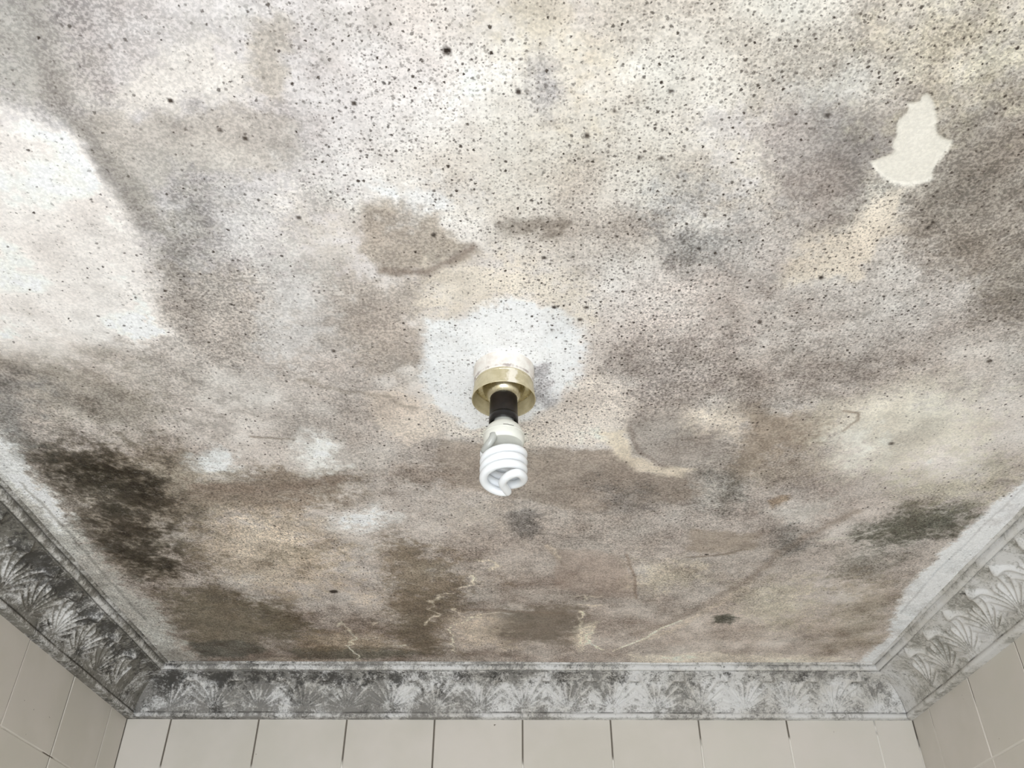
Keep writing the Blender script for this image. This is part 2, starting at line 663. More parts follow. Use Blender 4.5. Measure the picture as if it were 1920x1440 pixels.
# ------------------------------------------------------------------ ceiling: paint, mould film, stains and one peeled patch
SAMPLES = [  # x, y, red, green, blue of the paint and its film, density of specks, spread of dark colonies
    (-0.419,0.369,184,178,176,0.1,0.2), (-0.349,0.369,187,181,179,0.15,0.25), (-0.279,0.369,213,207,205,0.2,0.2),
    (-0.21,0.369,199,193,191,0.3,0.3), (-0.14,0.369,226,220,218,0.8,0.1), (-0.07,0.369,233,226,220,0.8,0.1),
    (-0.001,0.369,232,225,215,0.5,0.1), (0.069,0.368,217,210,199,0.4,0.2), (0.139,0.368,217,210,200,0.7,0.2),
    (0.208,0.368,211,204,193,0.9,0.2), (0.278,0.368,204,197,187,0.9,0.2), (0.347,0.368,212,205,194,1.0,0.2),
    (0.417,0.368,207,200,190,0.9,0.3), (-0.446,0.427,179,173,171,0.1,0.2), (-0.372,0.427,183,177,174,0.15,0.25),
    (-0.298,0.427,215,209,207,0.2,0.15), (-0.223,0.427,204,198,196,0.3,0.25), (-0.149,0.427,218,211,209,0.8,0.1),
    (-0.075,0.427,227,220,214,0.8,0.05), (-0.001,0.426,225,218,208,0.5,0.1), (0.074,0.426,214,207,197,0.5,0.15),
    (0.148,0.426,222,214,204,0.8,0.2), (0.222,0.426,212,205,195,0.9,0.25), (0.296,0.426,197,190,180,0.8,0.3),
    (0.37,0.426,206,199,189,0.9,0.2), (0.444,0.426,196,189,179,0.9,0.3), (-0.478,0.494,225,219,217,0.05,0.05),
    (-0.398,0.493,180,174,172,0.2,0.3), (-0.318,0.493,188,182,180,0.2,0.2), (-0.239,0.493,185,179,177,0.2,0.2),
    (-0.159,0.493,223,217,215,0.8,0.1), (-0.08,0.493,229,222,216,0.8,0.05), (-0.0,0.493,228,221,211,0.6,0.1),
    (0.079,0.492,219,212,201,0.6,0.1), (0.158,0.492,220,213,203,0.8,0.2), (0.238,0.492,207,199,189,0.7,0.3),
    (0.317,0.492,187,180,169,0.6,0.3), (0.396,0.492,210,203,192,0.6,0.2), (0.476,0.491,182,174,164,0.8,0.4),
    (-0.514,0.57,241,235,233,0.05,0.02), (-0.428,0.57,216,210,208,0.1,0.15), (-0.342,0.57,177,171,169,0.2,0.4),
    (-0.257,0.569,199,193,191,0.3,0.15), (-0.171,0.569,225,218,216,0.7,0.1), (-0.086,0.569,226,219,212,0.5,0.1),
    (-0.0,0.569,226,219,209,0.8,0.1), (0.085,0.568,221,213,203,0.9,0.15), (0.17,0.568,210,203,192,0.8,0.3),
    (0.256,0.568,198,191,181,0.8,0.3), (0.341,0.568,180,173,163,0.8,0.3), (0.426,0.568,202,194,184,0.7,0.3),
    (0.512,0.567,171,164,153,0.7,0.5), (-0.556,0.659,244,237,235,0.1,0.02), (-0.463,0.659,241,235,232,0.1,0.05),
    (-0.37,0.658,184,177,175,0.3,0.5), (-0.278,0.658,202,195,193,0.3,0.2), (-0.185,0.658,220,213,211,0.3,0.1),
    (-0.093,0.658,207,199,193,0.4,0.2), (-0.0,0.657,232,224,218,1.0,0.2), (0.092,0.657,220,213,206,1.0,0.3),
    (0.185,0.657,197,189,183,0.9,0.5), (0.277,0.657,208,200,194,0.8,0.3), (0.369,0.656,219,212,205,1.0,0.2),
    (0.462,0.656,186,178,171,0.8,0.5), (0.554,0.656,168,160,153,0.6,0.5), (-0.605,0.763,240,232,226,0.1,0.05),
    (-0.504,0.763,245,238,232,0.1,0.05), (-0.403,0.763,186,177,170,0.4,0.6), (-0.303,0.763,216,209,202,0.2,0.15),
    (-0.202,0.762,210,202,196,0.2,0.3), (-0.101,0.762,220,212,206,0.3,0.1), (-0.0,0.762,243,236,229,0.7,0.0),
    (0.101,0.761,223,215,209,1.0,0.2), (0.201,0.761,214,206,199,1.0,0.25), (0.302,0.761,212,204,197,0.8,0.4),
    (0.402,0.761,209,201,194,0.7,0.5), (0.503,0.76,192,183,176,0.6,0.5), (0.603,0.76,187,179,171,0.6,0.5),
    (-0.665,0.889,185,176,168,0.15,0.4), (-0.554,0.888,198,190,182,0.2,0.4), (-0.443,0.888,187,178,170,0.2,0.5),
    (-0.332,0.888,207,199,192,0.2,0.35), (-0.221,0.887,193,184,177,0.3,0.4), (-0.111,0.887,241,234,227,0.3,0.1),
    (0.0,0.887,240,233,226,0.5,0.0), (0.111,0.886,231,223,216,1.0,0.3), (0.221,0.886,190,181,173,0.9,0.55),
    (0.332,0.886,197,188,180,0.8,0.6), (0.442,0.885,202,193,186,0.6,0.6), (0.552,0.885,211,203,195,0.4,0.4),
    (0.663,0.885,203,195,187,0.4,0.4), (-0.737,1.041,173,163,154,0.4,0.6), (-0.614,1.041,181,171,163,0.4,0.5),
    (-0.491,1.041,193,183,175,0.4,0.4), (-0.368,1.04,219,210,203,0.4,0.35), (-0.245,1.04,200,191,183,0.4,0.5),
    (-0.123,1.039,191,181,173,0.4,0.3), (0.0,1.039,184,175,167,0.3,0.3), (0.123,1.038,228,219,212,0.8,0.2),
    (0.245,1.038,189,180,171,0.3,0.4), (0.368,1.038,192,183,175,0.3,0.5), (0.49,1.037,212,203,196,0.3,0.3),
    (0.613,1.037,232,223,216,0.2,0.15), (0.735,1.036,219,210,202,0.3,0.3), (-0.827,1.232,195,185,176,0.4,0.5),
    (-0.689,1.231,155,144,134,0.5,1.0), (-0.551,1.23,179,168,159,0.5,0.7), (-0.413,1.23,181,170,162,0.65,0.7),
    (-0.275,1.229,224,215,207,0.6,0.5), (-0.137,1.229,209,199,191,0.5,0.5), (0.0,1.228,197,187,179,0.3,0.4),
    (0.138,1.228,182,172,163,0.3,0.5), (0.276,1.227,194,184,176,0.5,0.5), (0.413,1.227,190,179,171,0.4,0.4),
    (0.55,1.226,207,197,189,0.3,0.4), (0.688,1.226,199,189,181,0.4,0.7), (0.825,1.225,207,197,189,0.5,0.4),
    (-0.942,1.475,187,176,166,0.5,0.6), (-0.785,1.474,186,174,165,0.5,0.9), (-0.628,1.473,169,157,147,0.7,0.75),
    (-0.47,1.472,204,194,185,0.8,0.6), (-0.313,1.472,208,197,189,0.7,0.6), (-0.156,1.471,166,154,144,0.4,0.65),
    (0.001,1.47,199,188,179,0.2,0.4), (0.157,1.47,188,177,168,0.2,0.35), (0.314,1.469,186,175,166,0.2,0.35),
    (0.471,1.468,195,184,175,0.2,0.35), (0.627,1.468,210,199,191,0.2,0.5), (0.783,1.467,197,186,177,0.3,0.6),
    (0.94,1.466,233,223,215,0.4,0.3), (-1.095,1.796,204,191,181,0.3,0.6), (-0.912,1.795,202,190,180,0.3,0.8),
    (-0.729,1.795,171,158,147,0.4,0.75), (-0.546,1.794,157,144,133,0.3,0.7), (-0.364,1.793,173,160,150,0.3,0.7),
    (-0.181,1.792,175,162,151,0.2,0.65), (0.001,1.791,186,173,163,0.2,0.5), (0.183,1.79,192,179,169,0.2,0.4),
    (0.365,1.789,200,188,178,0.2,0.4), (0.547,1.788,204,192,182,0.2,0.4), (0.729,1.787,208,196,186,0.2,0.4),
    (0.91,1.786,202,189,179,0.2,0.4), (1.091,1.785,246,246,246,0.3,0.2),
]
STAINS = [  # outline, softness, ragged edge, colour, strength, grain, specks (None = unchanged)
    ([(-0.316,0.412),(-0.262,0.402),(-0.236,0.422),(-0.236,0.459),(-0.272,0.470),(-0.346,0.473),(-0.345,0.443)],0.012,0.02,(220,214,208),0.8,0.2,0.25),
    ([(-0.275,0.369),(-0.212,0.360),(-0.216,0.397),(-0.255,0.407),(-0.284,0.397)],0.03,0.02,(200,195,191),0.6,0.3,0.2),
    ([(-0.427,0.352),(-0.393,0.352),(-0.398,0.397),(-0.402,0.443),(-0.403,0.493),(-0.441,0.479),(-0.487,0.473)],0.03,0.02,(180,176,170),0.8,0.28,0.2),
    ([(-0.391,0.397),(-0.353,0.427),(-0.343,0.465),(-0.362,0.505),(-0.388,0.493),(-0.399,0.459)],0.03,0.02,(199,194,188),0.6,0.3,0.25),
    ([(-0.507,0.473),(-0.441,0.479),(-0.415,0.494),(-0.401,0.533),(-0.390,0.582),(-0.391,0.635),(-0.398,0.726),(-0.395,0.802),(-0.436,0.825),(-0.507,0.802),(-0.592,0.818),(-0.676,0.803)],0.024,0.012,(245,239,234),0.85,0.14,0.22),
    ([(-0.407,0.479),(-0.322,0.474),(-0.263,0.470),(-0.235,0.468),(-0.211,0.490),(-0.207,0.523),(-0.221,0.549),(-0.254,0.559),(-0.294,0.549),(-0.325,0.530),(-0.365,0.590),(-0.387,0.583),(-0.397,0.530)],0.01,0.01,(188,181,174),0.78,0.3,0.2),
    ([(-0.326,0.517),(-0.277,0.524),(-0.305,0.549),(-0.347,0.549)],0.03,0.015,(208,202,195),0.6,0.2,0.15),
    ([(-0.218,0.387),(-0.182,0.373),(-0.181,0.407),(-0.196,0.432),(-0.210,0.464),(-0.229,0.453),(-0.237,0.427)],0.01,0.014,(193,185,176),0.75,0.35,0.25),
    ([(-0.149,0.369),(-0.115,0.378),(-0.122,0.397),(-0.146,0.407),(-0.161,0.387)],0.045,0.02,(206,201,196),0.5,None,None),
    ([(-0.411,0.465),(-0.380,0.499),(-0.358,0.570),(-0.349,0.627),(-0.374,0.635),(-0.391,0.587),(-0.402,0.530)],0.012,0.012,(170,164,157),0.7,0.4,0.3),
    ([(-0.379,0.598),(-0.331,0.583),(-0.319,0.619),(-0.340,0.674),(-0.372,0.683),(-0.383,0.643)],0.03,0.02,(169,163,157),0.8,0.6,0.3),
    ([(-0.387,0.683),(-0.314,0.662),(-0.271,0.691),(-0.276,0.763),(-0.315,0.843),(-0.376,0.871),(-0.398,0.807),(-0.399,0.744)],0.021,0.02,(189,180,172),0.85,0.7,0.5),
    ([(-0.444,0.935),(-0.380,0.911),(-0.343,0.935),(-0.400,0.986),(-0.448,0.973)],0.045,0.02,(163,155,148),0.7,None,None),
    ([(-0.295,0.590),(-0.226,0.576),(-0.175,0.594),(-0.225,0.627),(-0.278,0.658),(-0.310,0.650)],0.03,0.02,(220,215,211),0.7,0.3,0.35),
    ([(-0.219,0.569),(-0.183,0.576),(-0.171,0.604),(-0.205,0.608)],0.012,0.02,(196,190,185),0.5,0.5,0.9),
    ([(-0.155,0.589),(-0.119,0.577),(-0.087,0.581),(-0.063,0.591),(-0.068,0.615),(-0.041,0.640),(-0.064,0.665),(-0.101,0.686),(-0.145,0.686),(-0.166,0.650)],0.01,0.008,(174,163,151),0.8,0.5,0.25),
    ([(-0.214,0.691),(-0.156,0.699),(-0.092,0.690),(-0.100,0.762),(-0.109,0.822),(-0.129,0.865),(-0.185,0.870),(-0.216,0.812)],0.03,0.015,(182,171,161),0.75,0.6,None),
    ([(-0.228,0.612),(-0.165,0.597),(-0.162,0.658),(-0.202,0.691),(-0.233,0.666)],0.045,0.02,(204,195,185),0.6,None,None),
    ([(-0.270,0.674),(-0.233,0.666),(-0.227,0.726),(-0.247,0.802),(-0.290,0.854),(-0.299,0.802)],0.045,0.02,(228,224,221),0.8,0.2,None),
    ([(-0.210,0.549),(-0.137,0.549),(-0.064,0.569),(-0.060,0.590),(-0.141,0.579),(-0.195,0.583)],0.045,0.02,(234,231,228),0.7,None,None),
    ([(-0.144,0.562),(-0.106,0.559),(-0.059,0.576),(-0.060,0.593),(-0.108,0.577)],0.012,0.01,(238,236,234),0.8,None,None),
    ([(-0.095,0.682),(-0.052,0.657),(-0.000,0.657),(0.059,0.690),(0.082,0.761),(-0.006,0.725),(-0.062,0.743),(-0.098,0.762)],0.03,0.012,(236,226,212),0.8,0.1,None),
    ([(-0.100,0.762),(-0.070,0.773),(-0.044,0.743),(-0.009,0.721),(0.024,0.725),(0.063,0.762),(0.085,0.811),(0.090,0.869),(0.064,0.924),(0.036,0.952),(0.000,0.985),(-0.059,0.991),(-0.104,0.940),(-0.122,0.870),(-0.105,0.811)],0.01,0.009,(246,246,246),0.95,0.05,0.35),
    ([(-0.114,0.928),(-0.059,0.985),(0.029,0.972),(0.084,0.910),(0.108,0.853),(0.169,0.909),(0.169,0.971),(0.144,1.024),(0.092,1.036),(0.031,1.036),(-0.023,1.020),(-0.075,1.009),(-0.111,0.985)],0.008,0.01,(232,222,212),0.9,0.25,1.0),
    ([(-0.200,0.911),(-0.147,0.905),(-0.102,0.959),(-0.097,1.005),(-0.152,1.025),(-0.192,0.985)],0.012,0.012,(227,215,203),0.8,0.3,None),
    ([(0.027,0.853),(0.047,0.842),(0.059,0.886),(0.050,0.934),(0.032,0.928)],0.01,0.006,(188,183,183),0.7,0.8,0.9),  # grey speckled patch just right of the lamp base
    ([(-0.098,1.014),(-0.023,1.025),(0.031,1.042),(0.092,1.041),(0.145,1.031),(0.170,1.052),(0.188,1.104),(0.266,1.119),(0.312,1.167),(0.205,1.210),(0.121,1.228),(0.034,1.193),(-0.050,1.169),(-0.097,1.128),(-0.109,1.068)],0.008,0.008,(173,161,150),0.85,0.45,0.15),
    ([(0.115,0.984),(0.163,0.984),(0.178,1.064),(0.221,1.084),(0.266,1.093),(0.250,1.115),(0.192,1.104),(0.156,1.064)],0.008,0.008,(227,215,198),0.9,0.2,0.2),
    ([(0.157,0.965),(0.212,0.943),(0.274,0.984),(0.306,1.027),(0.301,1.069),(0.237,1.084),(0.182,1.055)],0.008,0.008,(181,172,164),0.85,0.4,0.25),
    ([(0.238,0.946),(0.300,0.933),(0.330,0.970),(0.327,1.024),(0.291,0.997),(0.252,0.984)],0.021,0.012,(225,214,200),0.8,0.3,None),
    ([(0.334,0.939),(0.360,0.943),(0.412,0.951),(0.444,0.983),(0.444,1.023),(0.387,1.052),(0.355,1.119),(0.328,1.143),(0.333,1.052)],0.021,0.014,(173,160,146),0.85,0.4,0.2),
    ([(0.342,1.096),(0.418,1.052),(0.473,1.081),(0.438,1.126),(0.377,1.143)],0.03,0.02,(183,170,156),0.6,None,None),
    ([(0.423,0.927),(0.511,0.885),(0.638,0.938),(0.683,1.023),(0.600,1.083),(0.499,1.088),(0.440,1.010)],0.045,0.02,(227,221,207),0.75,0.2,0.15),
    ([(0.459,1.010),(0.500,0.996),(0.526,1.051),(0.496,1.080)],0.03,0.015,(236,233,225),0.7,0.1,0.1),
    ([(0.207,0.478),(0.251,0.466),(0.306,0.458),(0.349,0.458),(0.374,0.453),(0.361,0.489),(0.357,0.522),(0.350,0.530),(0.341,0.568),(0.336,0.605),(0.295,0.594),(0.252,0.551),(0.223,0.516)],0.021,0.014,(176,168,162),0.85,0.5,0.3),
    ([(0.290,0.469),(0.332,0.463),(0.357,0.492),(0.349,0.528),(0.311,0.522)],0.03,0.012,(164,159,155),0.6,0.4,0.2),
    ([(0.282,0.548),(0.335,0.548),(0.341,0.603),(0.293,0.589)],0.03,0.014,(164,154,146),0.6,0.55,0.3),
    ([(0.392,0.469),(0.423,0.452),(0.487,0.474),(0.661,0.799),(0.555,0.751),(0.456,0.672),(0.411,0.596),(0.420,0.558),(0.415,0.507)],0.0375,0.02,(159,150,140),0.88,0.7,0.4),
    ([(0.346,0.610),(0.363,0.569),(0.392,0.560),(0.411,0.596),(0.390,0.648),(0.380,0.689),(0.305,0.698),(0.305,0.633)],0.01,0.012,(225,214,199),0.85,0.12,1.0),
    ([(0.178,0.466),(0.210,0.458),(0.234,0.478),(0.209,0.498),(0.205,0.529),(0.241,0.548),(0.241,0.575),(0.206,0.575),(0.187,0.529)],0.021,0.02,(219,214,210),0.75,0.3,0.35),
    ([(0.245,0.442),(0.281,0.436),(0.333,0.426),(0.329,0.441),(0.287,0.458),(0.249,0.461)],0.021,0.015,(214,210,204),0.65,0.3,0.3),
    ([(0.303,0.391),(0.311,0.396),(0.322,0.421),(0.317,0.426)],0.01,0.008,(219,209,197),0.7,0.15,0.2),
    ([(0.331,0.396),(0.388,0.391),(0.423,0.431),(0.394,0.449),(0.346,0.436)],0.06,0.03,(220,212,192),0.7,None,None),
    ([(0.162,0.618),(0.193,0.605),(0.232,0.633),(0.234,0.673),(0.194,0.681),(0.164,0.653)],0.021,0.014,(158,153,148),0.9,0.9,0.9),
    ([(0.144,0.572),(0.180,0.561),(0.208,0.585),(0.211,0.614),(0.167,0.614)],0.024,0.016,(190,186,182),0.75,0.6,0.6),
    ([(0.208,0.596),(0.265,0.582),(0.290,0.641),(0.257,0.673),(0.223,0.649)],0.045,0.02,(204,199,194),0.7,0.4,0.4),
    ([(0.136,0.743),(0.201,0.724),(0.272,0.800),(0.256,0.886),(0.167,0.898)],0.06,0.03,(236,226,219),0.7,0.7,1.0),
    ([(0.229,0.707),(0.273,0.715),(0.277,0.761),(0.226,0.761)],0.03,0.02,(188,177,169),0.6,0.5,0.6),
    ([(0.342,0.820),(0.392,0.810),(0.481,0.841),(0.445,0.874),(0.376,0.897)],0.045,0.02,(179,169,161),0.65,0.8,0.5),
    ([(0.134,0.842),(0.217,0.821),(0.286,0.863),(0.239,0.909),(0.155,0.909)],0.045,0.02,(178,168,161),0.6,0.9,0.8),
    ([(0.003,0.442),(0.018,0.415),(0.034,0.421),(0.042,0.447),(0.046,0.472),(0.034,0.484),(0.014,0.469)],0.012,0.012,(188,183,180),0.85,0.6,0.6),
    ([(0.043,0.373),(0.065,0.368),(0.069,0.401),(0.054,0.406)],0.03,0.02,(203,197,199),0.6,None,None),
    ([(-0.013,0.355),(0.042,0.355),(0.058,0.396),(0.078,0.421),(0.084,0.492),(0.048,0.469),(0.036,0.421),(-0.001,0.421)],0.045,0.02,(221,210,191),0.6,0.25,0.3),
    ([(-0.011,0.608),(0.022,0.604),(0.058,0.611),(0.058,0.620),(0.022,0.617),(-0.009,0.614)],0.008,0.01,(165,156,146),0.8,0.5,0.6),
    ([(-0.670,1.055),(-0.506,1.038),(-0.384,1.106),(-0.259,1.126),(-0.262,1.203),(-0.430,1.230),(-0.562,1.324),(-0.614,1.508),(-0.726,1.474),(-0.724,1.231)],0.045,0.025,(159,148,133),0.75,0.7,0.5),
    ([(-0.670,1.073),(-0.603,1.052),(-0.579,1.115),(-0.571,1.213),(-0.547,1.304),(-0.592,1.406),(-0.691,1.485),(-0.708,1.324),(-0.702,1.179)],0.09,0.03,(67,60,50),0.92,0.6,0.4),
    ([(-0.645,1.100),(-0.592,1.084),(-0.585,1.179),(-0.606,1.267),(-0.661,1.249)],0.03,0.02,(82,75,64),0.6,None,None),
    ([(-0.676,0.855),(-0.563,0.844),(-0.512,0.888),(-0.451,0.935),(-0.528,1.013),(-0.637,0.987),(-0.735,0.974)],0.06,0.03,(166,158,147),0.6,None,None),
    ([(-0.676,0.855),(-0.622,0.855),(-0.644,0.936),(-0.692,1.027),(-0.768,1.042)],0.045,0.02,(147,144,141),0.6,None,None),
    ([(-0.691,1.545),(-0.545,1.532),(-0.484,1.621),(-0.426,1.762),(-0.590,1.832),(-0.699,1.810)],0.045,0.02,(133,122,106),0.85,0.6,0.3),
    ([(-0.530,1.595),(-0.431,1.569),(-0.421,1.732),(-0.496,1.825)],0.0375,0.015,(120,109,93),0.7,None,None),
    ([(-0.698,1.813),(-0.592,1.794),(-0.536,1.851),(-0.595,1.898),(-0.698,1.905)],0.01,0.008,(109,104,94),0.8,None,None),
    ([(-0.488,1.844),(-0.300,1.830),(-0.187,1.872),(-0.310,1.910),(-0.477,1.904)],0.01,0.008,(121,114,101),0.75,None,None),
    ([(-0.449,1.762),(-0.291,1.762),(-0.208,1.839),(-0.363,1.863),(-0.464,1.841)],0.03,0.012,(177,159,137),0.6,None,None),
    ([(-0.183,1.303),(-0.120,1.437),(-0.114,1.646),(-0.164,1.872),(-0.230,1.823),(-0.254,1.594),(-0.213,1.405)],0.045,0.02,(134,121,105),0.9,0.6,0.3),
    ([(-0.250,1.363),(-0.183,1.342),(-0.117,1.471),(-0.058,1.471),(-0.121,1.542),(-0.240,1.518)],0.06,0.02,(163,149,133),0.6,None,None),
    ([(-0.465,1.230),(-0.341,1.212),(-0.290,1.323),(-0.300,1.449),(-0.406,1.544),(-0.519,1.473),(-0.526,1.324)],0.06,0.03,(221,205,185),0.65,0.8,0.6),
    ([(-0.394,1.343),(-0.333,1.363),(-0.345,1.427),(-0.409,1.416)],0.045,0.02,(157,144,126),0.6,None,None),
    ([(-0.497,1.138),(-0.410,1.114),(-0.323,1.121),(-0.259,1.129),(-0.268,1.186),(-0.390,1.204),(-0.489,1.195)],0.0375,0.02,(170,155,142),0.8,0.6,0.3),
    ([(-0.175,1.098),(-0.126,1.083),(-0.080,1.121),(-0.131,1.153),(-0.175,1.137)],0.0225,0.02,(154,139,127),0.6,0.8,0.7),
    ([(-0.478,1.087),(-0.430,1.043),(-0.398,1.052),(-0.412,1.091),(-0.455,1.117)],0.021,0.01,(246,246,245),0.95,0.1,0.5),
    ([(-0.298,1.026),(-0.278,1.009),(-0.253,1.015),(-0.266,1.098),(-0.299,1.123),(-0.306,1.083)],0.027,0.01,(246,244,240),0.9,0.1,0.3),
    ([(-0.295,1.247),(-0.230,1.212),(-0.189,1.225),(-0.214,1.262),(-0.249,1.294),(-0.292,1.280)],0.027,0.012,(246,245,243),0.9,0.2,0.4),
    ([(-0.189,1.229),(-0.163,1.229),(-0.169,1.243),(-0.187,1.247)],0.012,0.01,(239,233,227),0.7,None,None),
    ([(-0.294,1.543),(-0.243,1.543),(-0.259,1.594),(-0.303,1.607)],0.03,0.012,(227,212,196),0.7,None,None),
    ([(-0.092,1.194),(-0.034,1.211),(-0.026,1.283),(-0.088,1.283)],0.06,0.03,(212,200,187),0.5,None,None),
    ([(-0.004,1.605),(0.132,1.618),(0.144,1.790),(0.116,1.822),(0.001,1.791),(-0.066,1.745)],0.027,0.022,(144,133,121),0.9,0.3,0.1),
    ([(-0.118,1.674),(-0.020,1.646),(-0.010,1.822),(-0.115,1.839)],0.0375,0.015,(211,196,179),0.7,None,None),
    ([(0.075,1.361),(0.149,1.361),(0.204,1.403),(0.231,1.493),(0.238,1.571),(0.165,1.566),(0.081,1.517)],0.006,0.004,(184,169,158),0.8,0.4,0.1),
    ([(0.057,1.345),(0.067,1.345),(0.090,1.399),(0.086,1.408)],0.004,0.004,(234,220,203),0.85,None,None),
    ([(0.045,1.273),(0.122,1.246),(0.200,1.321),(0.216,1.382),(0.130,1.361),(0.065,1.341)],0.045,0.02,(202,191,182),0.5,None,None),
    ([(0.000,1.237),(0.039,1.228),(0.049,1.283),(0.023,1.312),(0.005,1.283)],0.012,0.014,(144,138,133),0.8,0.9,0.9),
    ([(0.293,1.282),(0.413,1.300),(0.417,1.360),(0.357,1.385),(0.304,1.350)],0.01,0.008,(172,159,146),0.75,0.3,0.1),
    ([(0.140,1.152),(0.199,1.159),(0.222,1.210),(0.172,1.219)],0.03,0.015,(156,150,145),0.7,0.9,0.8),
    ([(0.297,1.111),(0.357,1.127),(0.383,1.209),(0.334,1.218)],0.03,0.015,(147,142,135),0.75,0.9,0.8),
    ([(0.285,1.135),(0.314,1.135),(0.326,1.201),(0.305,1.201)],0.021,0.01,(209,203,196),0.7,None,None),
    ([(0.230,1.424),(0.322,1.402),(0.363,1.469),(0.275,1.540),(0.241,1.516)],0.045,0.02,(215,203,185),0.7,None,None),
    ([(0.426,1.209),(0.489,1.192),(0.504,1.244),(0.459,1.272)],0.03,0.015,(221,215,208),0.8,0.2,0.3),
    ([(0.403,1.184),(0.424,1.167),(0.440,1.167),(0.438,1.192),(0.418,1.213)],0.005,0.008,(157,135,113),0.6,0.8,0.6),
    ([(0.439,1.281),(0.494,1.272),(0.500,1.360),(0.462,1.391)],0.024,0.014,(161,156,150),0.75,0.9,0.8),
    ([(0.565,1.300),(0.633,1.217),(0.718,1.217),(0.755,1.252),(0.744,1.299),(0.674,1.329),(0.605,1.339)],0.033,0.018,(120,117,105),0.85,0.85,0.7),
    ([(0.550,1.339),(0.632,1.339),(0.700,1.401),(0.674,1.491),(0.588,1.468)],0.045,0.02,(162,155,145),0.7,0.8,0.6),
    ([(0.588,1.468),(0.714,1.490),(0.774,1.787),(0.702,1.851)],0.06,0.02,(181,169,152),0.6,None,None),
    ([(0.442,1.515),(0.529,1.468),(0.601,1.616),(0.544,1.728),(0.470,1.643)],0.06,0.02,(215,206,187),0.6,None,None),
    ([(0.599,1.126),(0.707,1.095),(0.767,1.174),(0.681,1.208)],0.06,0.02,(214,207,187),0.6,None,None),
    ([(0.405,1.665),(0.434,1.649),(0.462,1.665),(0.449,1.699),(0.415,1.693)],0.01,0.006,(105,103,93),0.9,0.9,0.5),
    ([(0.134,1.730),(0.165,1.700),(0.183,1.790),(0.159,1.854),(0.140,1.821)],0.012,0.014,(238,226,209),0.8,None,None),
    ([(-0.726,0.987),(-0.715,1.027),(-0.722,1.139),(-0.726,1.258),(-0.720,1.407),(-0.705,1.557),(-0.710,1.734),(-0.712,1.926),(-0.812,1.944),(-0.802,1.571),(-0.798,1.345),(-0.796,1.131)],0.021,0.018,(203,200,193),0.75,0.6,0.4),
    ([(-0.726,0.987),(-0.718,1.034),(-0.723,1.131),(-0.726,1.258),(-0.763,1.305),(-0.769,1.180),(-0.774,1.085)],0.012,0.01,(243,241,239),0.8,0.2,0.3),
    ([(0.779,1.094),(0.764,1.243),(0.749,1.379),(0.760,1.563),(0.786,1.756),(0.770,1.918),(0.852,1.945),(0.842,1.614),(0.833,1.379),(0.833,1.207)],0.01,0.016,(246,246,246),0.9,0.1,0.1),
    ([(0.260,1.870),(0.458,1.859),(0.765,1.900),(0.658,1.946),(0.293,1.948)],0.012,0.012,(245,235,219),0.6,None,None),
    ([(-0.548,1.904),(-0.311,1.917),(-0.315,1.945),(-0.655,1.946)],0.01,0.012,(211,198,183),0.6,None,None),
]
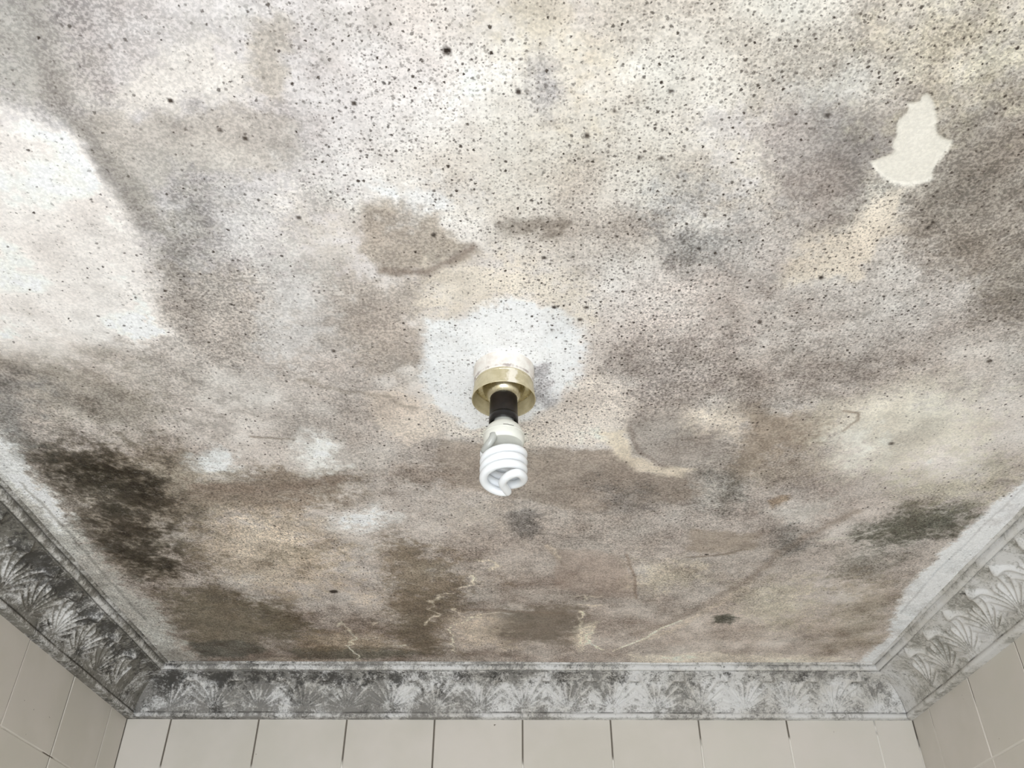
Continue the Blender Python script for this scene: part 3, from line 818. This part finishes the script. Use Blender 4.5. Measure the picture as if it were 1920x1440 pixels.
STREAKS = [  # line, half width, softness, ragged edge, colour, strength
    ([(0.789,1.133),(0.780,1.280),(0.773,1.440),(0.778,1.642)],0.002,0.005,0.002,(188,185,183),0.5),
    ([(-0.751,1.139),(-0.746,1.286),(-0.746,1.474),(-0.746,1.677)],0.003,0.006,0.004,(142,137,130),0.5),
    ([(-0.395,0.360),(-0.401,0.393),(-0.406,0.438),(-0.403,0.493),(-0.394,0.550),(-0.384,0.612)],0.01,0.02,0.008,(162,156,151),0.6),
    ([(-0.644,0.844),(-0.572,0.866),(-0.502,0.917)],0.012,0.02,0.01,(152,144,133),0.4),
    ([(-0.484,1.149),(-0.404,1.158),(-0.328,1.148),(-0.259,1.129)],0.01,0.012,0.006,(154,138,125),0.7),
    ([(-0.368,1.010),(-0.340,1.015),(-0.309,1.015)],0.0025,0.004,0.002,(164,153,142),0.7),
    ([(-0.276,0.882),(-0.224,0.905),(-0.169,0.916),(-0.130,0.947)],0.003,0.01,0.006,(159,149,138),0.55),
    ([(-0.142,0.682),(-0.095,0.686),(-0.064,0.665),(-0.041,0.642)],0.005,0.01,0.005,(152,139,129),0.7),
    ([(-0.605,1.344),(-0.520,1.304),(-0.480,1.324)],0.008,0.01,0.006,(173,162,148),0.4),
    ([(0.259,1.759),(0.336,1.671),(0.392,1.570),(0.437,1.492),(0.462,1.391),(0.502,1.300),(0.550,1.226)],0.008,0.022,0.008,(163,149,137),0.6),
    ([(0.275,1.796),(0.333,1.729),(0.390,1.617),(0.444,1.527)],0.01,0.012,0.006,(223,208,190),0.4),
    ([(0.311,1.392),(0.357,1.385),(0.408,1.360)],0.003,0.004,0.002,(148,135,123),0.6),
    ([(0.202,1.382),(0.226,1.469),(0.240,1.571)],0.003,0.003,0.002,(162,146,133),0.7),
    ([(0.060,1.351),(0.096,1.425)],0.003,0.004,0.002,(161,147,135),0.5),
    ([(0.163,0.984),(0.186,1.052),(0.230,1.089)],0.004,0.005,0.003,(160,149,140),0.6),
    ([(-0.105,1.624),(0.001,1.632),(0.108,1.650)],0.006,0.008,0.004,(150,136,123),0.6),
    ([(0.447,0.945),(0.470,0.951),(0.473,0.970),(0.462,0.994)],0.0025,0.003,0.002,(164,151,138),0.7),
    ([(-0.111,1.542),(-0.143,1.559),(-0.130,1.569),(-0.163,1.589),(-0.144,1.609),(-0.166,1.628),(-0.144,1.648),(-0.162,1.683),(-0.185,1.704)],0.00175,0.0045,0.01,(237,225,206),0.85),
    ([(-0.028,1.641),(-0.071,1.664),(-0.097,1.692),(-0.128,1.726),(-0.127,1.781),(-0.128,1.866)],0.00175,0.0045,0.01,(244,232,212),0.85),
    ([(-0.364,1.722),(-0.349,1.698),(-0.344,1.737),(-0.326,1.782),(-0.357,1.824),(-0.345,1.862),(-0.350,1.912)],0.002,0.0045,0.01,(246,238,218),0.85),
    ([(-0.294,1.698),(-0.279,1.693),(-0.285,1.712)],0.0015,0.0045,0.01,(244,232,212),0.85),
    ([(-0.320,1.782),(-0.302,1.787),(-0.286,1.777)],0.0015,0.0045,0.01,(246,237,217),0.85),
    ([(0.135,1.636),(0.142,1.710),(0.147,1.821)],0.0025,0.0045,0.01,(244,232,212),0.85),
    ([(0.124,1.566),(0.141,1.558),(0.139,1.579),(0.155,1.562),(0.171,1.558)],0.002,0.0045,0.01,(235,223,204),0.85),
    ([(0.127,1.609),(0.176,1.609)],0.0015,0.0045,0.01,(237,225,206),0.85),
    ([(0.143,1.730),(0.173,1.710),(0.159,1.769),(0.174,1.821),(0.195,1.843)],0.0025,0.0045,0.01,(246,236,216),0.85),
    ([(-0.069,1.411),(-0.044,1.407),(-0.028,1.426),(-0.041,1.448)],0.0025,0.0045,0.01,(228,216,198),0.85),
    ([(-0.107,1.526),(-0.076,1.510),(-0.068,1.478),(-0.081,1.471)],0.0025,0.0045,0.01,(231,219,201),0.85),
    ([(-0.273,1.834),(-0.230,1.823)],0.0015,0.0045,0.01,(246,240,220),0.85),
    ([(-0.119,1.619),(-0.106,1.646),(-0.082,1.669)],0.0015,0.0045,0.01,(239,227,208),0.85),
    ([(0.223,1.853),(0.261,1.805),(0.287,1.774),(0.310,1.719),(0.344,1.676)],0.0024,0.004,0.003,(246,236,216),0.85),
    ([(0.522,1.326),(0.550,1.319),(0.591,1.306)],0.004,0.004,0.003,(218,212,200),0.6),
]
SPOTS = [  # x, y, radius, strength of single dark colonies
    (-0.056,0.414,0.0042,0.95), (0.344,0.690,0.0030,0.9), (-0.309,0.464,0.0028,0.8), (-0.344,0.411,0.0026,0.6), (-0.083,0.628,0.0030,0.8), (0.005,0.454,0.0028,0.8),
    (0.093,0.474,0.0024,0.7), (0.142,0.453,0.0026,0.8), (0.035,0.661,0.0028,0.8), (0.122,0.526,0.0024,0.8), (0.289,0.477,0.0028,0.7), (0.200,0.645,0.0024,0.8),
    (0.198,0.598,0.0024,0.8), (-0.338,1.543,0.0075,0.8), (-0.221,0.603,0.0030,0.6), (-0.220,0.820,0.0028,0.8), (-0.434,0.944,0.0028,0.6), (-0.143,0.466,0.0022,0.8),
    (-0.251,0.504,0.0024,0.7), (-0.273,0.495,0.0022,0.6), (0.070,0.501,0.0024,0.8), (0.143,0.527,0.0024,0.7), (0.293,0.765,0.0030,0.7), (0.597,0.837,0.0030,0.7),
    (0.437,0.608,0.0024,0.7), (0.434,0.614,0.0022,0.7), (0.541,1.024,0.0050,0.6), (0.537,0.957,0.0020,0.5), (0.436,1.598,0.0025,0.6), (0.342,1.381,0.0030,0.8),
    (-0.233,1.563,0.0040,0.6), (0.086,0.740,0.0032,0.8), (0.080,0.761,0.0030,0.7), (0.049,0.739,0.0028,0.8), (-0.006,0.743,0.0020,0.7), (0.066,0.801,0.0020,0.7),
    (0.048,0.780,0.0020,0.8),
]
PEEL = [(0.370,0.454),(0.375,0.458),(0.383,0.468),(0.389,0.478),(0.393,0.483),(0.393,0.488),(0.398,0.497),(0.408,0.503),(0.415,0.506),(0.415,0.516),(0.412,0.525),(0.411,0.536),(0.413,0.546),(0.415,0.552),(0.405,0.557),(0.392,0.560),(0.378,0.557),(0.365,0.549),(0.352,0.538),(0.345,0.530),(0.358,0.523),(0.364,0.519),(0.359,0.508),(0.360,0.499),(0.356,0.486),(0.357,0.479),(0.360,0.471),(0.356,0.465),(0.367,0.463)]


def axis_steps(lo, f0, f1, hi, fine, coarse):
    a = np.arange(lo, f0 - coarse * 0.4, coarse)
    b = np.arange(f0, f1 + fine * 0.5, fine)
    c = np.arange(b[-1] + coarse, hi, coarse)
    return np.concatenate([a, b, c, [hi]])


gx = axis_steps(XL - 0.05, -0.80, 0.84, XR + 0.05, 0.0024, 0.02)
gy = axis_steps(YF - 0.05, 0.22, 1.94, DB + 0.05, 0.0024, 0.03)
GX, GY = np.meshgrid(gx, gy, indexing='ij')
VX, VY = GX.ravel(), GY.ravel()

# slow drift of colour between samples (inverse distance, on a coarse grid, then bilinear)
cgx = np.linspace(gx[0], gx[-1], 80)
cgy = np.linspace(gy[0], gy[-1], 130)
CGX, CGY = np.meshgrid(cgx, cgy, indexing='ij')
S = np.array(SAMPLES, float)
acc = np.zeros(CGX.shape + (5,))
wt = np.zeros(CGX.shape)
for sx, sy, *val in S:
    r2 = (CGX - sx) ** 2 + (CGY - sy) ** 2
    h2 = (0.040 + 0.035 * sy) ** 2
    w = np.exp(-r2 / h2) + 1e-5 / (1 + r2 * 60) ** 2
    acc += w[..., None] * np.array(val)
    wt += w
acc /= wt[..., None]


def lookup(x, y):
    fx = np.clip((x - cgx[0]) / (cgx[1] - cgx[0]), 0, len(cgx) - 1.001)
    fy = np.clip((y - cgy[0]) / (cgy[1] - cgy[0]), 0, len(cgy) - 1.001)
    i, j = fx.astype(int), fy.astype(int)
    a, b = (fx - i)[:, None], (fy - j)[:, None]
    return (acc[i, j] * (1 - a) + acc[i + 1, j] * a) * (1 - b) + (acc[i, j + 1] * (1 - a) + acc[i + 1, j + 1] * a) * b


n1 = fbm(VX, VY, 9.0, 11, 4)
n2 = fbm(VX, VY, 9.0, 31, 4)
n3 = fbm(VX, VY, 55.0, 51, 3)
n4 = fbm(VX, VY, 55.0, 71, 3)
base = lookup(VX + 0.035 * n1 + 0.006 * n3, VY + 0.035 * n2 + 0.006 * n4)
COLR = base[:, :3]
SPECK = base[:, 3]
GROW = base[:, 4]
film = fbm(VX, VY, 16.0, 91, 5, 0.62)
drag = fbm(VX * 0.35 + VY * 0.2, VY, 26.0, 121, 4)
n5 = fbm(VX, VY, 170.0, 171, 2)
COLR = COLR + (15.0 * film + 6.0 * drag)[:, None] * np.array([0.9, 1.0, 1.05])
lum = COLR.mean(1)
GRAIN = np.clip((226 - lum) / 72, 0.14, 0.85)


def sstep(a, b, v):
    t = np.clip((v - a) / (b - a), 0, 1)
    return t * t * (3 - 2 * t)


def seg_dist(px, py, a, b):
    dx, dy = b[0] - a[0], b[1] - a[1]
    l2 = dx * dx + dy * dy + 1e-12
    t = np.clip(((px - a[0]) * dx + (py - a[1]) * dy) / l2, 0, 1)
    return np.hypot(px - a[0] - t * dx, py - a[1] - t * dy)


def poly_sd(px, py, pts):
    """signed distance, negative inside"""
    d = np.full(px.shape, 1e9)
    ins = np.zeros(px.shape, bool)
    for k in range(len(pts)):
        a, b = pts[k], pts[(k + 1) % len(pts)]
        d = np.minimum(d, seg_dist(px, py, a, b))
        if a[1] != b[1]:
            cond = ((a[1] > py) != (b[1] > py)) & (px < (b[0] - a[0]) * (py - a[1]) / (b[1] - a[1]) + a[0])
            ins ^= cond
    return np.where(ins, -d, d)


def near(pts, pad):
    xs = [p[0] for p in pts]
    ys = [p[1] for p in pts]
    return np.nonzero((VX > min(xs) - pad) & (VX < max(xs) + pad) & (VY > min(ys) - pad) & (VY < max(ys) + pad))[0]


for pts, soft, rag, rgb, st, gr, sp in STAINS:
    ix = near(pts, soft * 1.5 + rag * 2)
    px = VX[ix] + rag * (0.8 * n1[ix] + 0.5 * n3[ix])
    py = VY[ix] + rag * (0.8 * n2[ix] + 0.5 * n4[ix])
    d = poly_sd(px, py, pts)
    m = sstep(soft, -soft, d + soft * (0.7 * film[ix] + 0.5 * n3[ix] + 0.5 * n5[ix])) * st
    m = np.clip(m * (1 + 0.22 * film[ix]), 0, 1)
    tex = (10.0 * film[ix] + 5.0 * drag[ix])[:, None]
    COLR[ix] += m[:, None] * (np.array(rgb, float) + tex - COLR[ix])
    if gr is not None:
        GRAIN[ix] += m * (gr - GRAIN[ix])
    if sp is not None:
        SPECK[ix] += m * (sp - SPECK[ix])
    if min(rgb) > 170:
        GROW[ix] *= 1 - 0.8 * m
for pts, hw, soft, rag, rgb, st in STREAKS:
    ix = near(pts, hw + soft * 1.5 + rag * 2)
    px = VX[ix] + rag * (0.6 * n1[ix] + 0.8 * n3[ix])
    py = VY[ix] + rag * (0.6 * n2[ix] + 0.8 * n4[ix])
    d = np.min([seg_dist(px, py, pts[k], pts[k + 1]) for k in range(len(pts) - 1)], 0)
    m = sstep(hw + soft * 0.5, hw - soft * 0.5, d) * st
    m = np.clip(m * (1 + 0.35 * film[ix]), 0, 1)
    COLR[ix] += m[:, None] * (np.array(rgb, float) - COLR[ix])
for sx, sy, rad, st in SPOTS:
    ix = near([(sx, sy)], rad * 2.2)
    d = np.hypot(VX[ix] - sx, VY[ix] - sy) + rad * 0.35 * n3[ix]
    m = sstep(rad * 1.3, rad * 0.5, d) * st
    COLR[ix] += m[:, None] * (np.array([62, 54, 48.0]) - COLR[ix])

# stains stand out a little more than the drift between them
slow = lookup(VX, VY)[:, :3]
COLR = slow + 1.22 * (COLR - slow)

# the film itself is never even: cloudy at every scale
cloud = 0.55 * film + 0.45 * fbm(VX, VY, 5.0, 211, 4) + 0.35 * fbm(VX, VY, 60.0, 231, 3)
amp = 4.0 + 26.0 * np.clip(GRAIN, 0, 1)
COLR = COLR + (amp * cloud)[:, None]
hue = fbm(VX, VY, 14.0, 251, 3)
COLR = COLR + hue[:, None] * np.array([1.3, -0.3, -1.0])

# the peeled patch: old plaster laid bare, one paint layer deep
VZ = np.full(VX.shape, H) + 0.0012 * fbm(VX, VY, 4.0, 151, 3)
ix = near(PEEL, 0.02)
d = poly_sd(VX[ix] + 0.0012 * n3[ix], VY[ix] + 0.0012 * n4[ix], PEEL)
m = sstep(0.0012, -0.0012, d)
VZ[ix] += 0.0016 * m
COLR[ix] += m[:, None] * (np.array([232, 227, 216.0]) + (7 * film[ix] + 3 * n3[ix])[:, None] - COLR[ix])
GRAIN[ix] *= (1 - 0.93 * m)
SPECK[ix] += m * (0.04 - SPECK[ix])
GROW[ix] *= 1 - m
# flatten round the lamp and where the cornice covers the edge
keep = sstep(0.05, 0.09, np.hypot(VX - on_ceiling(945, 694)[0], VY - on_ceiling(945, 694)[1]))
VZ = H + (VZ - H) * keep

nx, ny = len(gx), len(gy)
me = bpy.data.meshes.new('ceiling')
nv = nx * ny
idx = np.arange(nv).reshape(nx, ny)
quads = np.stack([idx[:-1, :-1], idx[:-1, 1:], idx[1:, 1:], idx[1:, :-1]], -1).reshape(-1, 4)
me.vertices.add(nv)
me.vertices.foreach_set('co', np.stack([VX, VY, VZ], 1).astype(np.float32).ravel())
nq = len(quads)
me.loops.add(nq * 4)
me.loops.foreach_set('vertex_index', quads.astype(np.int32).ravel())
me.polygons.add(nq)
me.polygons.foreach_set('loop_start', (np.arange(nq) * 4).astype(np.int32))
me.polygons.foreach_set('use_smooth', np.ones(nq, bool))
me.update(calc_edges=True)
rgba = np.ones((nv, 4), np.float32)
rgba[:, :3] = lin(np.clip(COLR, 25, 246))
a = me.attributes.new('stain', 'FLOAT_COLOR', 'POINT')
a.data.foreach_set('color', rgba.ravel())
for nm, arr in (('specks', SPECK), ('grain', GRAIN), ('growth', GROW)):
    a = me.attributes.new(nm, 'FLOAT', 'POINT')
    a.data.foreach_set('value', np.clip(arr, 0, 1).astype(np.float32))
me.materials.append(M_CEIL)
ceil = link(bpy.data.objects.new('ceiling', me))
tag(ceil, 'cream painted ceiling covered in brown and grey mould with one peeled patch', kind='structure')


# ------------------------------------------------------------------ ceiling light
CX, CY = on_ceiling(945, 694)


def mat_brass():
    m = NT('brushed_brass')
    p = m.pos()
    nz = m.noise(p, 90.0, 3.0)
    m.col(m.mix(m.ramp(nz, 0.35, 0.65), C4(204, 195, 165), C4(222, 214, 188)))
    m.b.inputs['Metallic'].default_value = 1.0
    m.rough(m.ramp(nz, 0.3, 0.7, 0.22, 0.34))
    return m.mat


def mat_brass_ring():
    """tarnished lacquered band with a pale patch on the front"""
    m = NT('brass_band_with_pale_patch')
    p = m.pos()
    nz = m.noise(p, 120.0, 4.0, 0.6)
    brass = m.mix(m.ramp(nz, 0.35, 0.65), C4(192, 180, 146), C4(206, 195, 164))
    sp = m.attr('paint')
    f = m.ramp(m.math('ADD', sp, m.math('MULTIPLY', nz, 1.6)), 1.15, 1.5)
    m.col(m.mix(f, brass, C4(224, 216, 200)))
    m.set(m.b.inputs['Metallic'], m.ramp(f, 0, 1, 0.45, 0.0))
    m.rough(m.ramp(f, 0, 1, 0.42, 0.7))
    return m.mat


def mat_pattress():
    m = NT('painted_mounting_block')
    p = m.pos()
    nz = m.noise(p, 70.0, 4.0, 0.65)
    fine = m.noise(p, 300.0, 3.0, 0.7)
    c = m.mix(m.ramp(nz, 0.35, 0.7), C4(228, 224, 216), C4(208, 198, 188))
    ed = m.attr('paint')
    f = m.ramp(m.math('ADD', ed, m.math('MULTIPLY', m.noise(p, 110.0, 4.0, 0.7), 1.6)), 1.45, 1.85)
    c = m.mix(m.math('MULTIPLY', f, 0.75), c, C4(140, 124, 118))
    c = m.mix(m.math('MULTIPLY', m.ramp(fine, 0.66, 0.72), 0.55), c, C4(80, 70, 64))
    m.col(c)
    m.rough(0.7)
    m.bump(nz, 0.3, 0.002)
    return m.mat


M_BRASS = mat_brass()
M_RING = mat_brass_ring()
M_PAT = mat_pattress()
M_BLACK = mat_simple('black_bakelite', (38, 31, 27), 0.42, nscale=140.0, var=0.35)
M_BRIM = mat_simple('black_gloss_rim', (18, 16, 15), 0.25)
M_TUBE = NT('white_phosphor_tube')
M_TUBE.col(C4(229, 230, 231))
M_TUBE.rough(0.18)
M_TUBE.b.inputs['Coat Weight'].default_value = 0.3
M_TUBE = M_TUBE.mat
M_TEND = mat_simple('grey_tube_end', (176, 176, 170), 0.25)
M_HOUS = mat_simple('white_plastic_housing', (224, 223, 213), 0.35, var=0.02)
M_PRINT = mat_simple('grey_print', (120, 118, 112), 0.6)

lamp = bpy.data.objects.new('ceiling_light', None)
link(lamp)
lamp.location = (CX, CY, H)
tag(lamp, 'ceiling lamp holder with brass ring, black socket and white round base', 'ceiling light')


def lathe_obj(name, profile, mat, parent, n=72, sharp=None, closed=False, paint=None):
    v, f = lathe(profile, n, closed)
    o = mesh_obj(name, v, f, mat, parent)
    bm = bmesh.new()
    bm.from_mesh(o.data)
    bmesh.ops.remove_doubles(bm, verts=bm.verts, dist=1e-6)
    bmesh.ops.recalc_face_normals(bm, faces=bm.faces)
    for e in bm.edges:
        if len(e.link_faces) == 2 and e.calc_face_angle(0) > math.radians(38):
            e.smooth = False
    bm.to_mesh(o.data)
    bm.free()
    for p in o.data.polygons:
        p.use_smooth = True
    if paint:
        a = o.data.attributes.new('paint', 'FLOAT', 'POINT')
        a.data.foreach_set('value', np.array([paint(*vv.co) for vv in o.data.vertices], np.float32))
    return o


lathe_obj('mounting_block', [(0, -0.004), (0.0385, -0.004), (0.0385, 0.006), (0.0380, 0.012), (0.0375, 0.0205), (0.0360, 0.0225), (0.0, 0.0225)],
          M_PAT, lamp, paint=lambda x, y, z: max(0.0, 1 - abs(z + 0.0205) / 0.005) * 0.9)
ring = lathe_obj('brass_ring', [(0.0340, 0.0225), (0.0362, 0.0228), (0.0368, 0.0245), (0.0392, 0.0455), (0.0396, 0.0470), (0.0390, 0.0476),
                                (0.0384, 0.0468), (0.0380, 0.0450), (0.0358, 0.0262), (0.0340, 0.0255)], M_RING, lamp, closed=True,
                 paint=lambda x, y, z: (math.exp(-((math.atan2(x, -y) - 0.28) / 0.22) ** 2) * (1 if math.hypot(x, y) > 0.0366 else 0)) * 0.85)  # weights the pale patch, right of centre on the front of the band
lathe_obj('brass_dome', [(0.0372, 0.0262), (0.0350, 0.0290), (0.0310, 0.0300), (0.0275, 0.0290), (0.0262, 0.0295), (0.0252, 0.0330), (0.0235, 0.0385),
                         (0.0210, 0.0425), (0.0185, 0.0445), (0.0165, 0.0450)], M_BRASS, lamp)
sock = lathe_obj('lamp_socket', [(0.0, 0.0405), (0.0163, 0.0405), (0.0168, 0.0420), (0.0170, 0.0500), (0.0172, 0.0700), (0.0174, 0.0722)], M_BLACK, lamp)
lathe_obj('socket_rim', [(0.0174, 0.0720), (0.0178, 0.0730), (0.0179, 0.0815), (0.0174, 0.0825), (0.0160, 0.0825), (0.0155, 0.0810), (0.0150, 0.0760), (0.0, 0.0750)],
          M_BRIM, sock)

bulb = bpy.data.objects.new('light_bulb', None)
link(bulb)
bulb.location = (CX + 0.0006, CY, H)
tag(bulb, 'white spiral energy saving bulb screwed into the black socket', 'light bulb')
housing = lathe_obj('housing', [(0.0, 0.0760), (0.0118, 0.0765), (0.0122, 0.0805), (0.0135, 0.0835), (0.0170, 0.0868), (0.0208, 0.0910), (0.0232, 0.0965), (0.0241, 0.1010),
                                (0.0246, 0.1018), (0.0246, 0.1090), (0.0240, 0.1120), (0.0225, 0.1135), (0.0, 0.1140)], M_HOUS, bulb)
lathe_obj('housing_seam', [(0.0243, 0.1008), (0.0249, 0.1012), (0.0249, 0.1018), (0.0243, 0.1022)], M_HOUS, housing, closed=True)


def tube(name, pts, rad, mat, parent, nseg=14, cap=True):
    pts = [Vector(p) for p in pts]
    vs, fs = [], []
    T0 = (pts[1] - pts[0]).normalized()
    N = T0.orthogonal().normalized()
    for i, p in enumerate(pts):
        a = pts[max(0, i - 1)]
        b = pts[min(len(pts) - 1, i + 1)]
        t = (b - a).normalized()
        N = (N - t * N.dot(t)).normalized()
        B = t.cross(N)
        r = rad(i / (len(pts) - 1)) if callable(rad) else rad
        for k in range(nseg):
            an = 2 * math.pi * k / nseg
            vs.append(p + (N * math.cos(an) + B * math.sin(an)) * r)
    for i in range(len(pts) - 1):
        for k in range(nseg):
            k2 = (k + 1) % nseg
            fs.append((i * nseg + k, i * nseg + k2, (i + 1) * nseg + k2, (i + 1) * nseg + k))
    if cap:
        fs.append(tuple(range(nseg))[::-1])
        fs.append(tuple((len(pts) - 1) * nseg + k for k in range(nseg)))
    o = mesh_obj(name, vs, fs, mat, parent)
    for p in o.data.polygons:
        p.use_smooth = len(p.vertices) == 4
    return o


# double helix: two arms that rise clockwise (seen from below, far side at the foot of the picture)
RC, RT, PT, ZB = 0.0233, 0.0050, 0.0212, 0.1640


def arm(a0, a1, off, n):
    out = []
    for i in range(n + 1):
        t = a0 + (a1 - a0) * i / n
        a = 2 * math.pi * t
        # t = 0 far (+y), then left (-x), near (-y), right (+x)
        out.append((-RC * math.sin(a), RC * math.cos(a), -(ZB - PT * max(0.0, t - off - 0.05))))
    return out


A = arm(-0.012, 1.80, -0.03, 120)
Bm = arm(0.64, 2.30, 0.47, 110)


def bez(p0, p1, p2, p3, n):
    p0, p1, p2, p3 = map(Vector, (p0, p1, p2, p3))
    return [p0 * (1 - t) ** 3 + p1 * 3 * t * (1 - t) ** 2 + p2 * 3 * t * t * (1 - t) + p3 * t ** 3 for t in [i / n for i in range(n + 1)]]


a0, a1 = Vector(A[0]), Vector(A[1])
b0, b1 = Vector(Bm[0]), Vector(Bm[1])
da = (a0 - a1).normalized()
db = (b0 - b1).normalized()
mid = Vector((-0.0005, 0.003, -ZB - 0.0015))
bridge = bez(a0, a0 + da * 0.0058, mid + Vector((0.0030, 0.014, 0)), mid, 18)[:-1]
bridge += bez(mid, mid - Vector((0.003, 0.0125, 0)), b0 + db * 0.010, b0, 18)
path = list(reversed([Vector(p) for p in A]))[:-1] + bridge + [Vector(p) for p in Bm[1:]]
tube('spiral_tube', path, RT, M_TUBE, bulb, 16)
# the two ends run up into the housing
for ends in (A, Bm):
    e0, e1 = Vector(ends[-1]), Vector(ends[-2])
    d = (e0 - e1).normalized()
    top = Vector((e0.x * 0.70, e0.y * 0.70, -0.112)) + d * 0.014
    pts = bez(e0 - d * 0.001, e0 + d * 0.010, top - Vector((0, 0, 0.008)), top, 12)
    tube('tube_end', pts, lambda t: RT + 0.0001 - 0.0006 * t, M_TEND, bulb, 14)
# small grey print round the housing and on the first turn
for (az, z, w, h) in ((0.10, 0.0968, 0.006, 0.0007), (0.36, 0.0972, 0.007, 0.0007), (0.52, 0.0990, 0.002, 0.0005)):
    vs, fs = [], []
    for i in range(7):
        a = az + (i / 6 - 0.5) * w / 0.0232
        for dz in (-h / 2, h / 2):
            r = 0.02425 + 0.0
            vs.append((r * math.sin(a), -r * math.cos(a), -(z + 0.0025 + dz)))
            vs.append(((r - 0.001) * math.sin(a), -(r - 0.001) * math.cos(a), -(z + 0.0025 + dz)))
    for i in range(6):
        k = i * 4
        fs += [(k, k + 4, k + 6, k + 2), (k + 2, k + 6, k + 7, k + 3), (k + 1, k + 3, k + 7, k + 5), (k, k + 1, k + 5, k + 4)]
    mesh_obj('printed_mark', vs, fs, M_PRINT, housing)
